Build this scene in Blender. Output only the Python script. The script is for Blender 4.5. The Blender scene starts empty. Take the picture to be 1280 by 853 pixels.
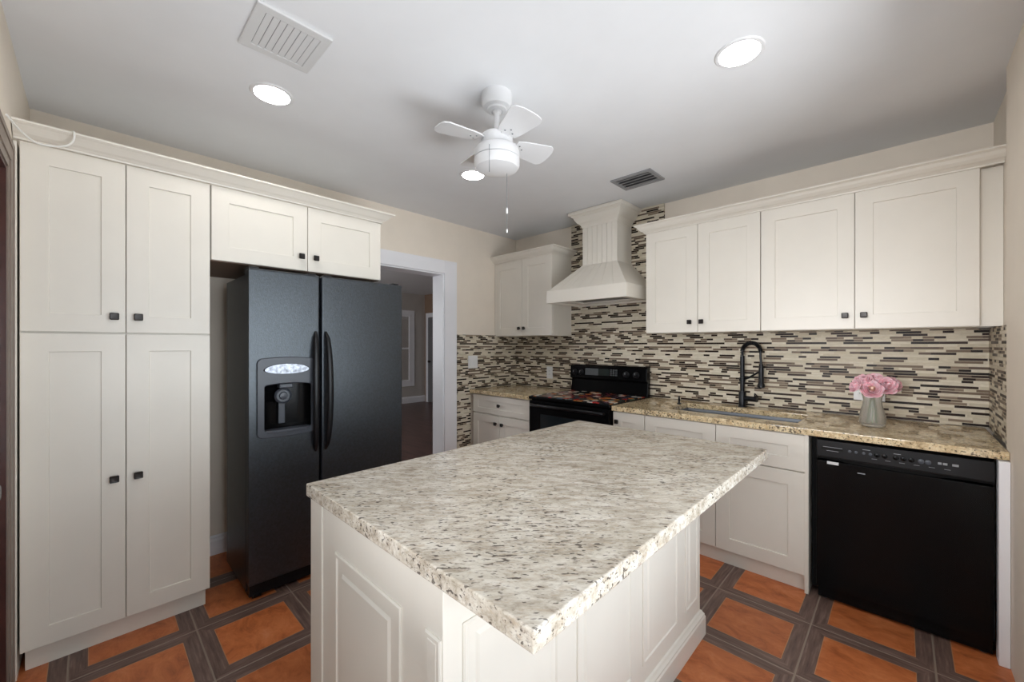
import bpy, bmesh, math, random
from mathutils import Vector, Matrix
random.seed(7)
S = bpy.context.scene
COL = S.collection
PI = math.pi

# ------------------------------------------------------------------ camera, light, exposure
cam_d = bpy.data.cameras.new('camera'); cam = bpy.data.objects.new('camera', cam_d); COL.objects.link(cam)
cam.location = (0, 0, 1.371); cam.rotation_euler = (PI/2, 0, 0.767)
cam_d.sensor_width = 36; cam_d.lens = 505.772/1280*36
cam_d.shift_y = 5.16/1280; cam_d.clip_start = 0.02
S.camera = cam
S.view_settings.view_transform = 'Standard'; S.view_settings.look = 'None'
S.view_settings.exposure = 0.40; S.view_settings.gamma = 1.0
S.view_settings.use_curve_mapping = False
W = bpy.data.worlds.new('sky'); S.world = W; W.use_nodes = True
W.node_tree.nodes['Background'].inputs[0].default_value = (0.80, 0.90, 1.0, 1)
W.node_tree.nodes['Background'].inputs[1].default_value = 1.55

def area(name, loc, rot, sx, sy, power, col=(1, 1, 1)):
    l = bpy.data.lights.new(name, 'AREA'); l.shape = 'RECTANGLE'; l.size = sx; l.size_y = sy
    l.energy = power; l.color = col
    o = bpy.data.objects.new(name, l); COL.objects.link(o); o.location = loc; o.rotation_euler = rot
    return o
# daylight through the window of the right wall; the other lamps are added fill
def aim(loc, to): return (Vector(to)-Vector(loc)).to_track_quat('-Z', 'Y').to_euler()
area('daylight_right_window', (12.5, 2.4, 1.8), aim((12.5, 2.4, 1.8), (0, 1.6, 1.3)), 11.0, 5.6, 850, (0.86, 0.94, 1.0))
area('added_ceiling_bounce', (3.0, 1.1, -1.0), aim((3.0, 1.1, -1.0), (-1.4, 1.2, 2.6)), 3.0, 2.0, 205, (0.95, 0.975, 1.0))  # added lamp aimed up through the window to brighten the ceiling
area('added_fill_near_wall', (-.9, -6.0, 1.5), aim((-.9, -6.0, 1.5), (-.62, 0, 1.5)), 4.0, 2.8, 405, (0.98, 0.985, 1.0))  # added lamp behind the added near-wall window, lights faces turned that way
area('added_fill_far_room', (-6.0, 0.2, 1.6), (PI/2, 0, 0), 1.6, 1.4, 34, (0.95, 0.97, 1.0))  # added lamp standing inside the far room, no window at this spot
DOWNLIGHT = 32.0

# ------------------------------------------------------------------ node helpers and materials
def lin(r, g, b):
    f = lambda c: (c/255/12.92) if c/255 <= .04045 else ((c/255+.055)/1.055)**2.4
    return (f(r), f(g), f(b), 1)

class NT:
    def __init__(s, name):
        s.m = bpy.data.materials.new(name); s.m.use_nodes = True
        s.t = s.m.node_tree; s.b = s.t.nodes['Principled BSDF']
        s.out = s.t.nodes['Material Output']
    def n(s, typ, **kw):
        k = s.t.nodes.new(typ)
        for a, v in kw.items(): setattr(k, a, v)
        return k
    def link(s, a, b): s.t.links.new(a, b)
    def put(s, sock, v):
        if hasattr(v, 'is_linked'): s.t.links.new(v, sock)
        else: sock.default_value = v
    def math(s, op, a, b=0.0, c=None):
        k = s.n('ShaderNodeMath', operation=op); s.put(k.inputs[0], a); s.put(k.inputs[1], b)
        if c is not None: s.put(k.inputs[2], c)
        return k.outputs[0]
    def mix(s, f, a, b):
        k = s.n('ShaderNodeMix', data_type='RGBA'); s.put(k.inputs[0], f); s.put(k.inputs[6], a); s.put(k.inputs[7], b)
        return k.outputs[2]
    def ramp(s, f, stops, mode='LINEAR'):
        k = s.n('ShaderNodeValToRGB'); k.color_ramp.interpolation = mode
        e = k.color_ramp.elements
        while len(e) < len(stops): e.new(0.5)
        for i, (p, c) in enumerate(stops): e[i].position = p; e[i].color = c
        s.put(k.inputs[0], f); return k.outputs[0]
    def pos(s): return s.n('ShaderNodeNewGeometry').outputs['Position']
    def noise(s, vec, scale, detail=2.0, rough=.5, dist=0.0):
        k = s.n('ShaderNodeTexNoise'); s.put(k.inputs['Vector'], vec)
        k.inputs['Scale'].default_value = scale; k.inputs['Detail'].default_value = detail
        k.inputs['Roughness'].default_value = rough; k.inputs['Distortion'].default_value = dist
        return k.outputs[0]
    def mapping(s, vec, rot=(0, 0, 0), scale=(1, 1, 1)):
        k = s.n('ShaderNodeMapping'); s.put(k.inputs[0], vec)
        k.inputs['Rotation'].default_value = rot; k.inputs['Scale'].default_value = scale
        return k.outputs[0]
    def bump(s, h, strength, dist=0.002):
        k = s.n('ShaderNodeBump'); k.inputs['Strength'].default_value = strength
        k.inputs['Distance'].default_value = dist; s.put(k.inputs['Height'], h)
        s.link(k.outputs[0], s.b.inputs['Normal'])
    def set(s, **kw):
        for a, v in kw.items(): s.put(s.b.inputs[a.replace('_', ' ')], v)
        return s.m

def plain(name, col, rough=.5, metal=0.0, spec=.5, var=0.04, scale=6.0, bump=0.0, bscale=200):
    t = NT(name)
    f = t.noise(t.pos(), scale, 3)
    d = tuple(c*(1-var) for c in col[:3])+(1,); u = tuple(min(1, c*(1+var)) for c in col[:3])+(1,)
    c = t.ramp(f, [(.3, d), (.7, u)])
    if bump: t.bump(t.noise(t.pos(), bscale, 2), bump)
    t.set(Base_Color=c, Roughness=rough, Metallic=metal)
    t.b.inputs['Specular IOR Level'].default_value = spec
    return t.m

M = {}
M['cabinet'] = plain('cream_cabinet_paint', lin(232, 226, 215), .38, var=.015)
M['cabinet_in'] = plain('cabinet_raw_underside', lin(120, 96, 80), .6)
M['wall'] = plain('cream_wall_paint', lin(242, 231, 216), .6, var=.02, bump=.05, bscale=90)
M['ceiling'] = plain('white_ceiling_paint', lin(233, 234, 236), .7, var=.012)
M['trim'] = plain('white_trim_paint', lin(246, 246, 250), .35, var=.01)
M['white_metal'] = plain('white_enamel', lin(226, 226, 227), .3, var=.01)
M['grille'] = plain('grey_grille', lin(150, 150, 152), .5, var=.02)
M['grille_white'] = plain('white_grille', lin(214, 214, 214), .5, var=.02)
M['duct'] = plain('duct_shade_dark', lin(40, 40, 42), .8)
M['duct_shade_grey'] = plain('duct_shade_grey', lin(96, 96, 98), .8)
M['plastic_white'] = plain('white_plastic', lin(238, 238, 238), .3, var=.01)
M['black'] = plain('black_gloss_enamel', lin(12, 12, 13), .22, spec=.15, var=.05)
M['blacksoft'] = plain('black_satin_plastic', lin(18, 18, 21), .35, spec=.3, var=.05)
M['charcoal'] = plain('charcoal_plastic', lin(66, 70, 78), .35, var=.05)
M['gloom'] = plain('gap_shade', lin(8, 8, 8), .9)  # near-black colour stands in for shade inside gaps, slots and recesses
M['knob'] = plain('black_bronze', lin(42, 38, 36), .32, metal=.5, var=.1)
M['steel'] = plain('brushed_steel', lin(128, 133, 140), .42, metal=.9, var=.03)
M['chrome'] = plain('chrome_panel', lin(120, 122, 128), .25, metal=1.0, var=.45, scale=70)
M['blackmetal'] = plain('matte_black_metal', lin(26, 28, 32), .3, metal=.4)
M['greydisplay'] = plain('grey_display', lin(84, 88, 90), .3, var=.08, scale=80)
M['greenglass'] = plain('dark_display_glass', lin(48, 54, 52), .1)
M['ovenglass'] = plain('oven_window_glass', lin(30, 36, 40), .08)
M['doorwood'] = plain('dark_red_brown_wood', lin(76, 44, 38), .3, var=.2, scale=14)
M['casingwood'] = plain('taupe_brown_casing', lin(132, 116, 104), .4, var=.08, scale=10)
M['badge'] = plain('silver_badge', lin(225, 225, 225), .35)
M['markings'] = plain('pale_grey_markings', lin(150, 152, 156), .4)
M['filter'] = plain('filter_mesh_metal', lin(120, 118, 112), .4, metal=.7, var=.3, scale=160)
M['wirewhite'] = plain('white_cable', lin(240, 238, 232), .4)
M['farwall'] = plain('far_room_paint', lin(190, 184, 178), .7)
M['farbrown'] = plain('far_room_tan_paint', lin(150, 124, 104), .7)
M['fargrey'] = plain('far_door_paint', lin(120, 118, 120), .5)
M['stem'] = plain('rose_stem_green', lin(90, 120, 60), .5, var=.2)

def fridge_black():
    t = NT('pebbled_black_steel')
    p = t.pos(); n = t.noise(p, 190, 3, .6)
    t.bump(n, .55, .0015)
    return t.set(Base_Color=t.ramp(t.noise(p, 75, 3, .7), [(.35, lin(8, 10, 14)), (.65, lin(36, 40, 48))]), Roughness=.32, Specular_IOR_Level=1.0, Specular_Tint=(.86, .94, 1.0, 1))
M['fridge'] = fridge_black()

def granite(name, cols, streak, sc=1.0, rot=0.7, fleck=.62, gloss=.16):
    t = NT(name); p = t.pos()
    st = t.mapping(t.mapping(p, (0, 0, rot)), scale=(streak, 1.0, 1.0))
    base = t.ramp(t.noise(st, 40*sc, 7, .7, .4), [(.30, cols[0]), (.45, cols[1]), (.56, cols[2]), (.70, cols[3])])
    big = t.ramp(t.noise(st, 9*sc, 4, .6, .4), [(.35, (.86, .84, .81, 1)), (.65, (1.04, 1.04, 1.05, 1))])
    k = t.n('ShaderNodeMix', data_type='RGBA', blend_type='MULTIPLY'); k.inputs[0].default_value = 1
    t.link(base, k.inputs[6]); t.link(big, k.inputs[7]); c = k.outputs[2]
    tan = t.ramp(t.noise(t.mapping(st, (0, 0, 0), (1, 1, 1)), 85*sc, 4, .6, .5), [(.55, (0, 0, 0, 1)), (.66, (1, 1, 1, 1))])
    c = t.mix(t.math('MULTIPLY', tan, .6), c, cols[4])
    gr = t.ramp(t.noise(t.mapping(st, scale=(1.2, 1, 1)), 150*sc, 3, .6, .3), [(.57, (0, 0, 0, 1)), (.66, (1, 1, 1, 1))])
    c = t.mix(t.math('MULTIPLY', gr, .6), c, cols[5])
    spk = t.noise(st, 118*sc, 2, .5, .15); cl = t.noise(p, 6*sc, 3)
    v = t.math('ADD', spk, t.math('MULTIPLY', t.math('SUBTRACT', cl, .5), .30))
    dk = t.ramp(v, [(fleck, (0, 0, 0, 1)), (fleck+.05, (1, 1, 1, 1))])
    c = t.mix(t.math('MULTIPLY', dk, .82), c, cols[6])
    return t.set(Base_Color=c, Roughness=gloss)
M['granite_island'] = granite('pale_granite', [lin(160, 147, 130), lin(200, 190, 175), lin(222, 215, 202), lin(234, 229, 219), lin(190, 172, 150), lin(136, 126, 116), lin(72, 62, 56)], .40, 1.0, -0.75)
M['granite_counter'] = granite('golden_granite', [lin(156, 132, 100), lin(212, 190, 152), lin(236, 217, 178), lin(244, 230, 198), lin(200, 162, 112), lin(130, 106, 86), lin(46, 34, 28)], 1.0, .8, fleck=.585, gloss=.07)

def mosaic():
    t = NT('strip_mosaic_tile')
    sx = t.n('ShaderNodeSeparateXYZ'); t.link(t.pos(), sx.inputs[0])
    u = t.math('ADD', t.math('ADD', sx.outputs[0], sx.outputs[1]), 40.0)
    z = t.math('ADD', sx.outputs[2], 3.0)
    H, P = 0.0158, .315
    zr = t.math('DIVIDE', z, H); row = t.math('FLOOR', zr); fz = t.math('FRACT', zr)
    def wn(a, b=0.0):
        c = t.n('ShaderNodeCombineXYZ'); t.put(c.inputs[0], a); t.put(c.inputs[1], b)
        k = t.n('ShaderNodeTexWhiteNoise', noise_dimensions='2D'); t.link(c.outputs[0], k.inputs['Vector'])
        return k.outputs['Value']
    # rows come in sheets: each row is one strip pattern, shifted along and repeated
    ur = t.math('ADD', t.math('DIVIDE', u, P), t.math('MULTIPLY', wn(row, 9.1), 1.0))
    cell = t.math('FLOOR', ur); q = t.math('FRACT', ur)
    g = lambda v: (v, v, v, 1)
    C_, T_, D_ = g(0), g(.5), g(1)
    pats = [[(0, D_), (.72, C_)], [(0, T_), (.16, D_), (.48, C_)], [(0, D_), (.15, T_), (.80, C_)],
            [(0, C_)], [(0, T_), (.30, D_), (.44, T_), (.58, C_)], [(0, D_), (.33, C_)],
            [(0, C_)], [(0, D_), (.34, C_), (.62, D_), (.76, C_)], [(0, T_), (.34, C_)], [(0, T_), (.15, D_), (.30, C_), (.55, T_), (.85, C_)]]
    rt = wn(row, 1.3); cls = t.ramp(q, pats[0]+([] if len(pats[0]) > 1 else [(1, C_)]), 'CONSTANT')
    for i, pt in enumerate(pats[1:], 1):
        pt = pt if len(pt) > 1 else pt+[(.5, C_)]
        cls = t.mix(t.math('GREATER_THAN', rt, i/len(pats)), cls, t.ramp(q, pt, 'CONSTANT'))
    cv = t.n('ShaderNodeSeparateColor'); t.link(cls, cv.inputs[0]); cv = cv.outputs[0]
    seg = t.math('FLOOR', t.math('MULTIPLY', q, 2.7))
    rv = wn(row, t.math('ADD', t.math('MULTIPLY', cell, 3.0), seg))
    cream = t.ramp(rv, [(0, lin(216, 206, 186)), (.3, lin(226, 217, 199)), (.6, lin(208, 198, 177)), (.8, lin(220, 211, 193))], 'CONSTANT')
    taupe = t.ramp(rv, [(0, lin(122, 105, 90)), (.4, lin(140, 123, 106)), (.75, lin(104, 88, 77))], 'CONSTANT')
    dark = t.ramp(rv, [(0, lin(40, 27, 23)), (.5, lin(30, 20, 18)), (.8, lin(54, 38, 33))], 'CONSTANT')
    fine = t.ramp(t.noise(t.mapping(t.pos(), (0, 0, 0), (1, 1, 3)), 50, 4), [(.3, (.90, .89, .88, 1)), (.7, (1.05, 1.05, 1.05, 1))])
    k = t.n('ShaderNodeMix', data_type='RGBA', blend_type='MULTIPLY'); k.inputs[0].default_value = 1
    t.link(cream, k.inputs[6]); t.link(fine, k.inputs[7])
    c = t.mix(t.math('GREATER_THAN', cv, .25), k.outputs[2], taupe)
    c = t.mix(t.math('GREATER_THAN', cv, .75), c, dark)
    dz = t.math('MULTIPLY', t.math('MINIMUM', fz, t.math('SUBTRACT', 1.0, fz)), H)
    gm = t.math('LESS_THAN', dz, .0012)
    c = t.mix(gm, c, lin(212, 200, 178))
    glassy = t.math('GREATER_THAN', cv, .25)
    rough = t.math('SUBTRACT', .45, t.math('MULTIPLY', glassy, .10))
    rough = t.math('MAXIMUM', rough, t.math('MULTIPLY', gm, .8))
    t.bump(t.math('MINIMUM', dz, .002), .3, .6)
    t.b.inputs['Specular IOR Level'].default_value = .16
    return t.set(Base_Color=c, Roughness=rough)
M['mosaic'] = mosaic()

def floor_tile():
    t = NT('terracotta_framed_floor_tile')
    p = t.pos(); sx = t.n('ShaderNodeSeparateXYZ'); t.link(p, sx.inputs[0])
    tx, ty = .424, .42
    ux = t.math('DIVIDE', t.math('ADD', sx.outputs[0], .322+tx*40), tx)
    uy = t.math('DIVIDE', t.math('ADD', sx.outputs[1], -2.449+ty*40), ty)
    fx, fy = t.math('FRACT', ux), t.math('FRACT', uy)
    dx = t.math('MULTIPLY', t.math('MINIMUM', fx, t.math('SUBTRACT', 1., fx)), tx)
    dy = t.math('MULTIPLY', t.math('MINIMUM', fy, t.math('SUBTRACT', 1., fy)), ty)
    d = t.math('MINIMUM', dx, dy)
    cc = t.n('ShaderNodeCombineXYZ'); t.link(t.math('FLOOR', ux), cc.inputs[0]); t.link(t.math('FLOOR', uy), cc.inputs[1])
    wn = t.n('ShaderNodeTexWhiteNoise', noise_dimensions='2D'); t.link(cc.outputs[0], wn.inputs['Vector'])
    terr = t.ramp(t.noise(t.mapping(p, scale=(1, 1.6, 1)), 8, 10, .68, .5), [(.30, lin(152, 80, 42)), (.46, lin(192, 108, 60)), (.60, lin(208, 124, 74)), (.74, lin(216, 142, 100))])
    v = t.ramp(wn.outputs['Value'], [(0, (.86, .86, .86, 1)), (1, (1.08, 1.08, 1.08, 1))])
    k = t.n('ShaderNodeMix', data_type='RGBA', blend_type='MULTIPLY'); k.inputs[0].default_value = 1
    t.link(terr, k.inputs[6]); t.link(v, k.inputs[7]); terr = k.outputs[2]
    alongx = t.math('LESS_THAN', dy, dx)
    w1 = t.noise(t.mapping(p, scale=(6, 70, 1)), 1.0, 4, .6); w2 = t.noise(t.mapping(p, scale=(70, 6, 1)), 1.0, 4, .6)
    wv = t.math('ADD', t.math('MULTIPLY', w1, alongx), t.math('MULTIPLY', w2, t.math('SUBTRACT', 1., alongx)))
    wood = t.ramp(wv, [(.3, lin(84, 64, 58)), (.55, lin(116, 93, 84)), (.75, lin(146, 125, 115))])
    c = t.mix(t.math('GREATER_THAN', d, .058), wood, lin(190, 140, 100))
    c = t.mix(t.math('GREATER_THAN', d, .0605), c, terr)
    c = t.mix(t.math('LESS_THAN', d, .0035), c, lin(150, 134, 120))
    t.bump(t.math('MINIMUM', d, .004), .5, 1.0)
    return t.set(Base_Color=c, Roughness=.42)
M['floor'] = floor_tile()

def hardwood():
    t = NT('dark_hardwood'); p = t.pos()
    n = t.noise(t.mapping(p, (0, 0, 0), (2, 22, 1)), 1.0, 4)
    return t.set(Base_Color=t.ramp(n, [(.3, lin(64, 42, 38)), (.7, lin(104, 74, 66))]), Roughness=.35)
M['hardwood'] = hardwood()

def cover_pattern():
    t = NT('printed_food_pattern'); p = t.pos()
    k = t.n('ShaderNodeTexVoronoi'); t.link(t.mapping(p, scale=(1, 1, .01)), k.inputs['Vector']); k.inputs['Scale'].default_value = 21
    k.inputs['Randomness'].default_value = 1
    sep = t.n('ShaderNodeSeparateColor'); t.link(k.outputs['Color'], sep.inputs[0])
    c = t.ramp(sep.outputs[0], [(0, lin(30, 36, 42)), (.34, lin(190, 50, 44)), (.46, lin(224, 214, 192)), (.60, lin(60, 84, 104)), (.70, lin(86, 112, 84)), (.79, lin(200, 126, 62)), (.88, lin(130, 50, 80)), (.94, lin(226, 222, 210))], 'CONSTANT')
    far = t.math('GREATER_THAN', k.outputs['Distance'], .62)
    return t.set(Base_Color=t.mix(far, c, lin(24, 30, 36)), Roughness=.25)
M['cover'] = cover_pattern()

def petal():
    t = NT('rose_petal'); p = t.pos()
    c = t.ramp(t.noise(p, 55, 3), [(.3, lin(250, 186, 200)), (.55, lin(255, 210, 218)), (.8, lin(255, 230, 234))])
    t.set(Base_Color=c, Roughness=.55); t.b.inputs['Subsurface Weight'].default_value = .6
    t.b.inputs['Subsurface Radius'].default_value = (.03, .018, .018)
    return t.m
M['petal'] = petal()
M['petalheart'] = plain('rose_heart', lin(252, 214, 196), .55, var=.05, scale=60)

def glass(name, col, rough, trans_mix):
    t = NT(name)
    tr = t.n('ShaderNodeBsdfTransparent'); tr.inputs[0].default_value = col
    t.set(Base_Color=col, Roughness=rough); t.b.inputs['Transmission Weight'].default_value = .85
    t.b.inputs['IOR'].default_value = 1.3
    t.bump(t.noise(t.pos(), 120, 2), .25, .002)
    mx = t.n('ShaderNodeMixShader'); mx.inputs[0].default_value = trans_mix
    t.link(t.b.outputs[0], mx.inputs[1]); t.link(tr.outputs[0], mx.inputs[2]); t.link(mx.outputs[0], t.out.inputs[0])
    return t.m
M['vase'] = glass('smoky_pressed_glass', (.93, .92, .89, 1), .25, .22)
def pane():
    t = NT('window_glass')
    tr = t.n('ShaderNodeBsdfTransparent'); gl = t.n('ShaderNodeBsdfGlossy'); gl.inputs['Roughness'].default_value = .02
    mx = t.n('ShaderNodeMixShader'); mx.inputs[0].default_value = .06
    t.link(tr.outputs[0], mx.inputs[1]); t.link(gl.outputs[0], mx.inputs[2]); t.link(mx.outputs[0], t.out.inputs[0])
    return t.m
M['pane'] = pane()
def lamp(name, st):
    t = NT(name); t.set(Base_Color=(1, 1, 1, 1), Emission_Color=(1.0, .985, .96, 1), Emission_Strength=st); return t.m
M['lamp'] = lamp('lit_lamp_disc', DOWNLIGHT)

# ------------------------------------------------------------------ mesh builder
class MB:
    def __init__(s): s.v = []; s.f = []
    def add(s, vs, fs):
        o = len(s.v); s.v += [tuple(p) for p in vs]; s.f += [tuple(i+o for i in f) for f in fs]; return s
    def box(s, x0, x1, y0, y1, z0, z1):
        vs = [(x, y, z) for z in (z0, z1) for y in (y0, y1) for x in (x0, x1)]
        return s.add(vs, [(0, 2, 3, 1), (4, 5, 7, 6), (0, 1, 5, 4), (2, 6, 7, 3), (0, 4, 6, 2), (1, 3, 7, 5)])
    def loft(s, loops, caps=True, closed=True):
        n = len(loops[0]); vs = [p for l in loops for p in l]; fs = []
        for i in range(len(loops)-1):
            for j in range(n if closed else n-1):
                k = (j+1) % n
                fs.append((i*n+j, i*n+k, (i+1)*n+k, (i+1)*n+j))
        if caps: fs.append(tuple(range(n-1, -1, -1))); fs.append(tuple((len(loops)-1)*n+j for j in range(n)))
        return s.add(vs, fs)
    def lathe(s, prof, c, n=32, axis=2, capa=True, capb=True):
        loops = []
        for r, h in prof:
            L = []
            for k in range(n):
                a = 2*PI*k/n; q = [r*math.cos(a), r*math.sin(a), h]
                if axis == 0: q = [h, q[0], q[1]]
                elif axis == 1: q = [q[1], h, q[0]]
                L.append((c[0]+q[0], c[1]+q[1], c[2]+q[2]))
            loops.append(L)
        s.loft(loops, caps=False)
        b = len(s.v)-len(loops)*n
        if capa: s.f.append(tuple(b+j for j in range(n-1, -1, -1)))
        if capb: s.f.append(tuple(b+(len(loops)-1)*n+j for j in range(n)))
        return s
    def tube(s, pts, r, n=10, caps=True):
        pts = [Vector(p) for p in pts]; rs = r if isinstance(r, (list, tuple)) else [r]*len(pts)
        loops = []; up = None
        for i, p in enumerate(pts):
            d = (pts[min(i+1, len(pts)-1)]-pts[max(i-1, 0)]).normalized()
            if up is None:
                up = Vector((0, 0, 1)) if abs(d.z) < .9 else Vector((1, 0, 0))
            a = (up-d*up.dot(d)).normalized(); up = a; b = d.cross(a)
            loops.append([tuple(p+rs[i]*(math.cos(2*PI*k/n)*a+math.sin(2*PI*k/n)*b)) for k in range(n)])
        return s.loft(loops, caps)
    def sweep(s, prof, path):
        """closed profile of (out, z) carried along a floor-plan path; outward is the right-hand side"""
        P = [Vector(p) for p in path]; loops = []
        for i, p in enumerate(P):
            ns = []
            if i > 0: d = (P[i]-P[i-1]).normalized(); ns.append(Vector((d.y, -d.x)))
            if i < len(P)-1: d = (P[i+1]-P[i]).normalized(); ns.append(Vector((d.y, -d.x)))
            m = ns[0] if len(ns) == 1 else (ns[0]+ns[1])/(1+ns[0].dot(ns[1]))
            loops.append([(p.x+m.x*o, p.y+m.y*o, z) for o, z in prof])
        return s.loft(loops)
    def ring(s, outer, inner, fa, fb):
        """plate with a hole: outer and inner outlines of equal length, at depths fa and fb"""
        n = len(outer)
        vs = [fa(p) for p in outer]+[fa(p) for p in inner]+[fb(p) for p in outer]+[fb(p) for p in inner]; fs = []
        for j in range(n):
            k = (j+1) % n
            fs += [(j, k, n+k, n+j), (2*n+j, 3*n+j, 3*n+k, 2*n+k), (j, 2*n+j, 2*n+k, k), (n+j, n+k, 3*n+k, 3*n+j)]
        return s.add(vs, fs)
    def xf(s, mat):
        s.v = [tuple(mat @ Vector(p)) for p in s.v]; return s

def root_of(o):
    while o.parent: o = o.parent
    return o

def obj(name, mb, mat, parent=None, bevel=0.0, seg=2, smooth=False, label=None, loc=None):
    org = Vector(loc) if loc else (Vector(root_of(parent).location) if parent else Vector((0, 0, 0)))
    me = bpy.data.meshes.new(name)
    me.from_pydata([tuple(Vector(p)-org) for p in mb.v], [], mb.f)
    bm = bmesh.new(); bm.from_mesh(me); bmesh.ops.recalc_face_normals(bm, faces=bm.faces); bm.to_mesh(me); bm.free()
    me.materials.append(M[mat])
    o = bpy.data.objects.new(name, me); COL.objects.link(o)
    if parent: o.parent = parent
    else: o.location = org
    if smooth:
        for p in me.polygons: p.use_smooth = True
        try: me.set_sharp_from_angle(angle=math.radians(40))
        except Exception: pass
    if bevel:
        b = o.modifiers.new('bevel', 'BEVEL'); b.width = bevel; b.segments = seg; b.limit_method = 'ANGLE'; b.angle_limit = math.radians(40)
    if label: o['label'] = label
    return o

def thing(name, label, cat, loc, group=None):
    o = bpy.data.objects.new(name, None); COL.objects.link(o); o.location = loc; o.empty_display_size = .1
    o['label'] = label; o['category'] = cat
    if group: o['group'] = group
    return o
def tag(o, label, cat, group=None):
    o['label'] = label; o['category'] = cat
    if group: o['group'] = group
    return o
def struct(name, mb, mat, parent=None, **kw):
    o = obj(name, mb, mat, parent, **kw)
    if not parent: o['kind'] = 'structure'
    return o

# ------------------------------------------------------------------ the room
XA, XR, YB, YL, ZC = -3.245, 0.362, 3.432, -0.225, 2.595
XAo = -3.41                                    # far face of the fridge wall
DY0, DY1, DZ = 1.50, 2.405, 2.08               # doorway in it
struct('floor', MB().box(XAo, .55, -.5, 3.6, -.1, 0), 'floor')
struct('ceiling', MB().box(-8.7, .8, -.7, 5.9, ZC, ZC+.1), 'ceiling')
w = MB()
w.box(XAo, XA, YL-.2, DY0, 0, ZC).box(XAo, XA, DY1, YB+.15, 0, ZC).box(XAo, XA, DY0, DY1, DZ, ZC)
struct('wall_left', w, 'wall')
struct('wall_back', MB().box(XA, XR+.2, YB, YB+.15, 0, ZC), 'wall')
WY0, WY1, WZ0, WZ1 = .02, 2.05, .36, 2.00       # window in the right wall
XJ, YJ = .332, 2.80                              # the wall stands thicker in front of the tiled return
w = MB().box(XJ, XR+.15, YL-.2, WY0, 0, ZC).box(XJ, XR+.15, WY1, YJ, 0, ZC).box(XR, XR+.15, YJ, YB, 0, ZC)
w.box(XJ, XR+.15, WY0, WY1, 0, WZ0).box(XJ, XR+.15, WY0, WY1, WZ1, ZC)
struct('wall_right', w, 'wall')
VX0, VX1, VZ0, VZ1 = -1.20, .10, .91, 2.08     # unseen window added in the near wall to let fill light in
NX0, NX1, NZ = -2.39, -1.55, 2.037              # door in the near wall
w = MB().box(XA, NX0, YL-.15, YL, 0, ZC).box(NX0, NX1, YL-.15, YL, NZ, ZC).box(NX1, VX0, YL-.15, YL, 0, ZC)
w.box(VX0, VX1, YL-.15, YL, 0, VZ0).box(VX0, VX1, YL-.15, YL, VZ1, ZC).box(VX1, XR, YL-.15, YL, 0, ZC)
struct('wall_front', w, 'wall')

def window(name, rect, to, d0, d1):
    """rect in the wall's own (a, z); to(a, d, z) gives the point"""
    a0, a1, z0, z1 = rect
    o = [(a0, z0), (a1, z0), (a1, z1), (a0, z1)]; t = .05
    i = [(a0+t, z0+t), (a1-t, z0+t), (a1-t, z1-t), (a0+t, z1-t)]
    mb = MB().ring(o, i, lambda p: to(p[0], d0, p[1]), lambda p: to(p[0], d1, p[1]))
    zm = (z0+z1)/2
    fr = struct(name, mb, 'trim', bevel=.004)
    def bb(A0, A1, D0, D1, Z0, Z1):
        p, q = to(A0, D0, Z0), to(A1, D1, Z1)
        return MB().box(min(p[0], q[0]), max(p[0], q[0]), min(p[1], q[1]), max(p[1], q[1]), Z0, Z1)
    obj('meeting_rail', bb(a0+t, a1-t, d0+.01*(1 if d1 > d0 else -1), d1, zm-.02, zm+.02), 'trim', fr)
    dm = (d0+d1)/2
    obj('pane', bb(a0+t, a1-t, dm-.002, dm+.002, z0+t, zm-.02), 'pane', fr)
    obj('pane', bb(a0+t, a1-t, dm-.002, dm+.002, zm+.02, z1-t), 'pane', fr)
window('window_1', (WY0, WY1, WZ0, WZ1), lambda a, d, z: (d, a, z), XR+.04, XR+.10)
window('added_window_2', (VX0, VX1, VZ0, VZ1), lambda a, d, z: (a, d, z), YL-.10, YL-.04)  # added only as an opening for the near fill lamp

# doorway lining and its white casing
cas = MB()
out_ = [(DY0-.143, 0), (DY0-.143, DZ+.122), (DY1+.143, DZ+.122), (DY1+.143, 0)]
cas.box(XA, XA+.018, DY1-.005, DY1+.143, 0, DZ+.122).box(XA, XA+.018, DY0-.143, DY1-.005, DZ-.005, DZ+.122)
cas.box(XA, XA+.018, DY0-.0, DY0+.005, 0, DZ-.005)
struct('trim_1', cas, 'trim', bevel=.003)
lin_ = MB().box(XAo-.002, XA+.001, DY1-.018, DY1, 0, DZ-.018).box(XAo-.002, XA+.001, DY0, DY0+.018, 0, DZ-.018).box(XAo-.002, XA+.001, DY0, DY1, DZ-.018, DZ)
struct('trim_2', lin_, 'trim')
# low wall skirting behind the refrigerator
struct('baseboard_left', MB().sweep([(0, 0), (.014, 0), (.014, .09), (.009, .105), (.009, .115), (0, .125)], [(XA, .432), (XA, 1.495)]), 'trim')

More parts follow.
